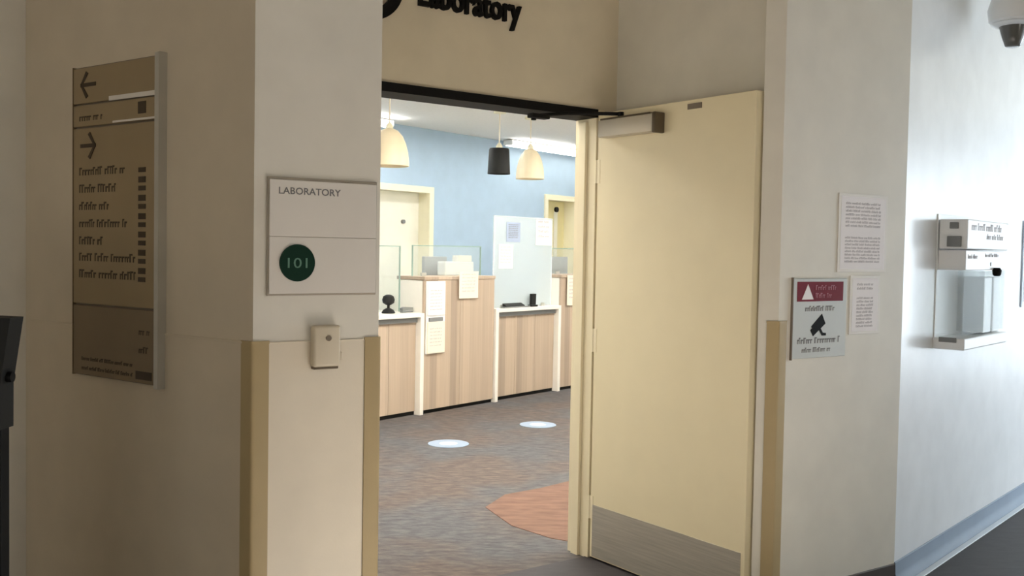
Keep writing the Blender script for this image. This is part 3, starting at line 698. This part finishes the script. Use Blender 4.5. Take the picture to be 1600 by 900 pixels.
# staff side
for s0, s1, lb in ((0.50, 1.46, 'white staff desk behind the counter with the hanging notices'), (2.62, 3.6, 'white staff desk behind the counter beside the jamb')):
    e = thing('staff_desk', lb, 'desk', K, s0, 0, -0.36, group='staff desks behind the counter')
    w = s1 - s0
    MB().box(0, w, 0, 0.62, 0.72, 0.75, 0.003).build('desk_top', M['counter_white'], e)
    for x0 in (0.01, w - 0.05): MB().box(x0, x0 + 0.04, 0.02, 0.6, 0, 0.72).build('leg_panel', M['counter_white'], e)
def monitor(label, a, z, o, w, h, m):
    e = thing('computer_monitor', label, 'monitor', K, a, z, o, group='monitors behind the counter')
    MB().box(-w / 2, w / 2, -0.02, 0.02, 0.30, 0.30 + h, 0.006).build('screen_back', m, e)
    MB().box(-0.03, 0.03, -0.015, 0.015, 0.01, 0.32).build('neck', m, e)
    MB().box(-0.11, 0.11, -0.08, 0.08, 0, 0.015, 0.004).build('foot', m, e)
monitor('grey monitor back seen through glass above the leaflet holder', 1.17, 0.75, -0.50, 0.32, 0.35, M['grey_monitor'])
monitor('grey monitor back seen through the far glass screen beside the jamb', 3.20, 0.75, -0.50, 0.42, 0.36, M['grey_monitor'])
pt = thing('printer', 'white printer behind the glass on the tall counter', 'printer', K, 1.22, 1.225, -0.24)
MB().box(-0.22, 0.20, -0.03, 0.07, 0, 0.13, 0.01).build('printer_body', M['plastic'], pt)
MB().box(-0.02, 0.18, -0.02, 0.06, 0.13, 0.19, 0.006).build('paper_tray', M['counter_white'], pt)

# ------------------------------------------------------------------ doors in the blue wall
def lab_door(name, label, s0, s1, h, leaf, m_leaf, handle_x):
    e = thing(name, label, 'door', B, s0, 0, 0, kind='structure')
    w = s1 - s0; c = 0.07
    MB().box(-c, 0, -0.02, 0.2, 0, h).build('door_casing', M['trim_cream'], e)
    MB().box(w, w + c, -0.02, 0.2, 0, h).build('door_casing', M['trim_cream'], e)
    MB().box(-c, w + c, -0.02, 0.2, h, h + c).build('door_casing', M['trim_cream'], e)
    MB().box(0, w, 0.15, 0.20, 0, h).build('door_leaf', m_leaf, e)
    hd = MB(); hd.box(handle_x - 0.02, handle_x + 0.02, 0.142, 0.15, 1.0, 1.14); hd.tube((handle_x, 0.15, 1.06), (handle_x, 0.10, 1.06), 0.01); hd.tube((handle_x, 0.10, 1.06), (handle_x - 0.11, 0.10, 1.06), 0.009)
    hd.build('door_handle', M['alu'], e)
    return e
d2 = lab_door('door_2', 'white door in a cream casing at the left of the blue wall', 1.27, 2.26, 2.095, 0, M['leaf'], 0.80)
MB().tube((0.73, 0.15, 1.77), (0.73, 0.12, 1.77), 0.022, 14).build('viewer', M['plastic_grey'], d2)
d3 = lab_door('door_3', 'yellow tan door in a cream casing at the right of the blue wall', 4.53, 5.13, 2.14, 0, M['tan_leaf'], 0.5)
MB().box(0.36, 0.44, 0.142, 0.15, 0.9, 2.0).build('vision_panel', M['leaf'], d3)
MB().tube((0.40, 0.15, 2.03), (0.40, 0.12, 2.03), 0.035, 16).build('coat_hook', M['plastic_dark'], d3)

# ------------------------------------------------------------------ lights of the laboratory
for i, (a, o_, pw) in enumerate(LAB_LIGHTS):
    e = thing('ceiling_light', ['flat ceiling panel before the left low desk', 'flat ceiling panel before the middle desk', 'flat ceiling panel before the far right counter', 'flat ceiling panel above the floor stickers', 'flat ceiling panel nearest the open door', 'flat ceiling panel added to light the open door, behind the left pier, farther from the door', 'flat ceiling panel added to light the open door, behind the left pier, close to the door wall'][i], 'ceiling light', K, a, LAB_H, o_, group='laboratory ceiling panels')
    fm = MB()
    for x0, x1, y0, y1 in ((-.6, .6, -.3, -.27), (-.6, .6, .27, .3), (-.6, -.57, -.27, .27), (.57, .6, -.27, .27)): fm.box(x0, x1, y0, y1, -0.03, 0)
    fm.build('light_frame', M['frame_white'], e)
    MB().box(-.57, .57, -.27, .27, -0.02, -0.005).build('diffuser', M['panel_glow'], e)
for (a0, a1), lb in zip(LINEAR, ('white linear ceiling light along the blue wall above the white door', 'long white linear ceiling light along the blue wall above the tan door')):
    e = thing('linear_light', lb, 'ceiling light', K, a0, LAB_H - 0.012, -1.42, group='linear lights along the blue wall')
    MB().box(0, a1 - a0, -0.07, 0.07, -0.06, 0, 0.004).build('light_housing', M['frame_white'], e)
    MB().box(0.03, a1 - a0 - 0.03, -0.055, 0.055, -0.066, -0.06).build('diffuser', M['panel_glow'], e)
def pendant(label, loc, prof, m, cord, group, bulb=True):
    e = bpy.data.objects.new('pendant_lamp', None); COL.objects.link(e); e.location = loc; tag(e, label, 'pendant lamp', group)
    n = len(prof)
    outer = prof; inner = [(max(0.004, r - 0.006), z) for r, z in prof[::-1]]
    mb = MB(); rings = []
    for r, z in outer + inner:
        rings.append([mb.bm.verts.new((r * math.cos(2 * math.pi * i / 32), r * math.sin(2 * math.pi * i / 32), z)) for i in range(32)])
    rings.append(rings[0])
    for A_, B_ in zip(rings, rings[1:]):
        for i in range(32): mb.bm.faces.new((A_[i], A_[(i + 1) % 32], B_[(i + 1) % 32], B_[i]))
    mb.build('lamp_shade', m, e, True)
    zt = prof[-1][1]
    MB().lathe([(0.03, zt - 0.01), (0.032, zt + 0.02), (0.012, zt + 0.05)], n=20).build('cap', M['trim_cream'], e, True)
    MB().tube((0, 0, zt + 0.04), (0, 0, LAB_H - loc[2] - 0.02), 0.006 if cord else 0.004, 8).build('cord', M['cream_paper'], e)
    MB().lathe([(0.06, LAB_H - loc[2] - 0.025), (0.06, LAB_H - loc[2])], n=24).build('ceiling_rose', M['trim_cream'], e)
    if bulb: MB().lathe([(0.01, 0.06), (0.035, 0.085), (0.035, 0.12), (0.012, 0.16)], n=16).build('bulb', M['bulb'], e, True)
dome = [(0.142, 0.0), (0.141, 0.04), (0.134, 0.11), (0.118, 0.18), (0.095, 0.24), (0.06, 0.285), (0.03, 0.30)]
drum = [(0.110, 0.0), (0.108, 0.02), (0.098, 0.232), (0.092, 0.245), (0.035, 0.248)]
pendant('cream domed pendant lamp hanging beside the dark drum lamp', K.p(2.02, 2.19), dome, M['lamp'], True, 'cream pendant lamps over the counter')
pendant('cream domed pendant lamp partly hidden by the left pier', K.p(0.035, 2.165), [(r * 1.2, z * 1.05) for r, z in dome], M['lamp'], True, 'cream pendant lamps over the counter')
pendant('dark charcoal drum pendant lamp over the counter', K.p(1.52, 2.205), drum, M['plastic_dark'], True, None, bulb=False)

# floor stickers
for x, y, lab in ((-0.46, 7.46, 'round pale blue floor sticker nearer the doorway'), (0.24, 8.35, 'round pale blue floor sticker nearer the counter')):
    e = bpy.data.objects.new('floor_sticker', None); COL.objects.link(e); e.location = (x, y, 0); tag(e, lab, 'floor sticker', 'round floor stickers in the laboratory')
    MB().lathe([(0.155, 0.0005), (0.155, 0.003)], n=40).build('sticker_disc', M['decal'], e)
    MB().lathe([(0.07, 0.003), (0.07, 0.0036)], n=32).build('sticker_print', M['decal_ring'], e)
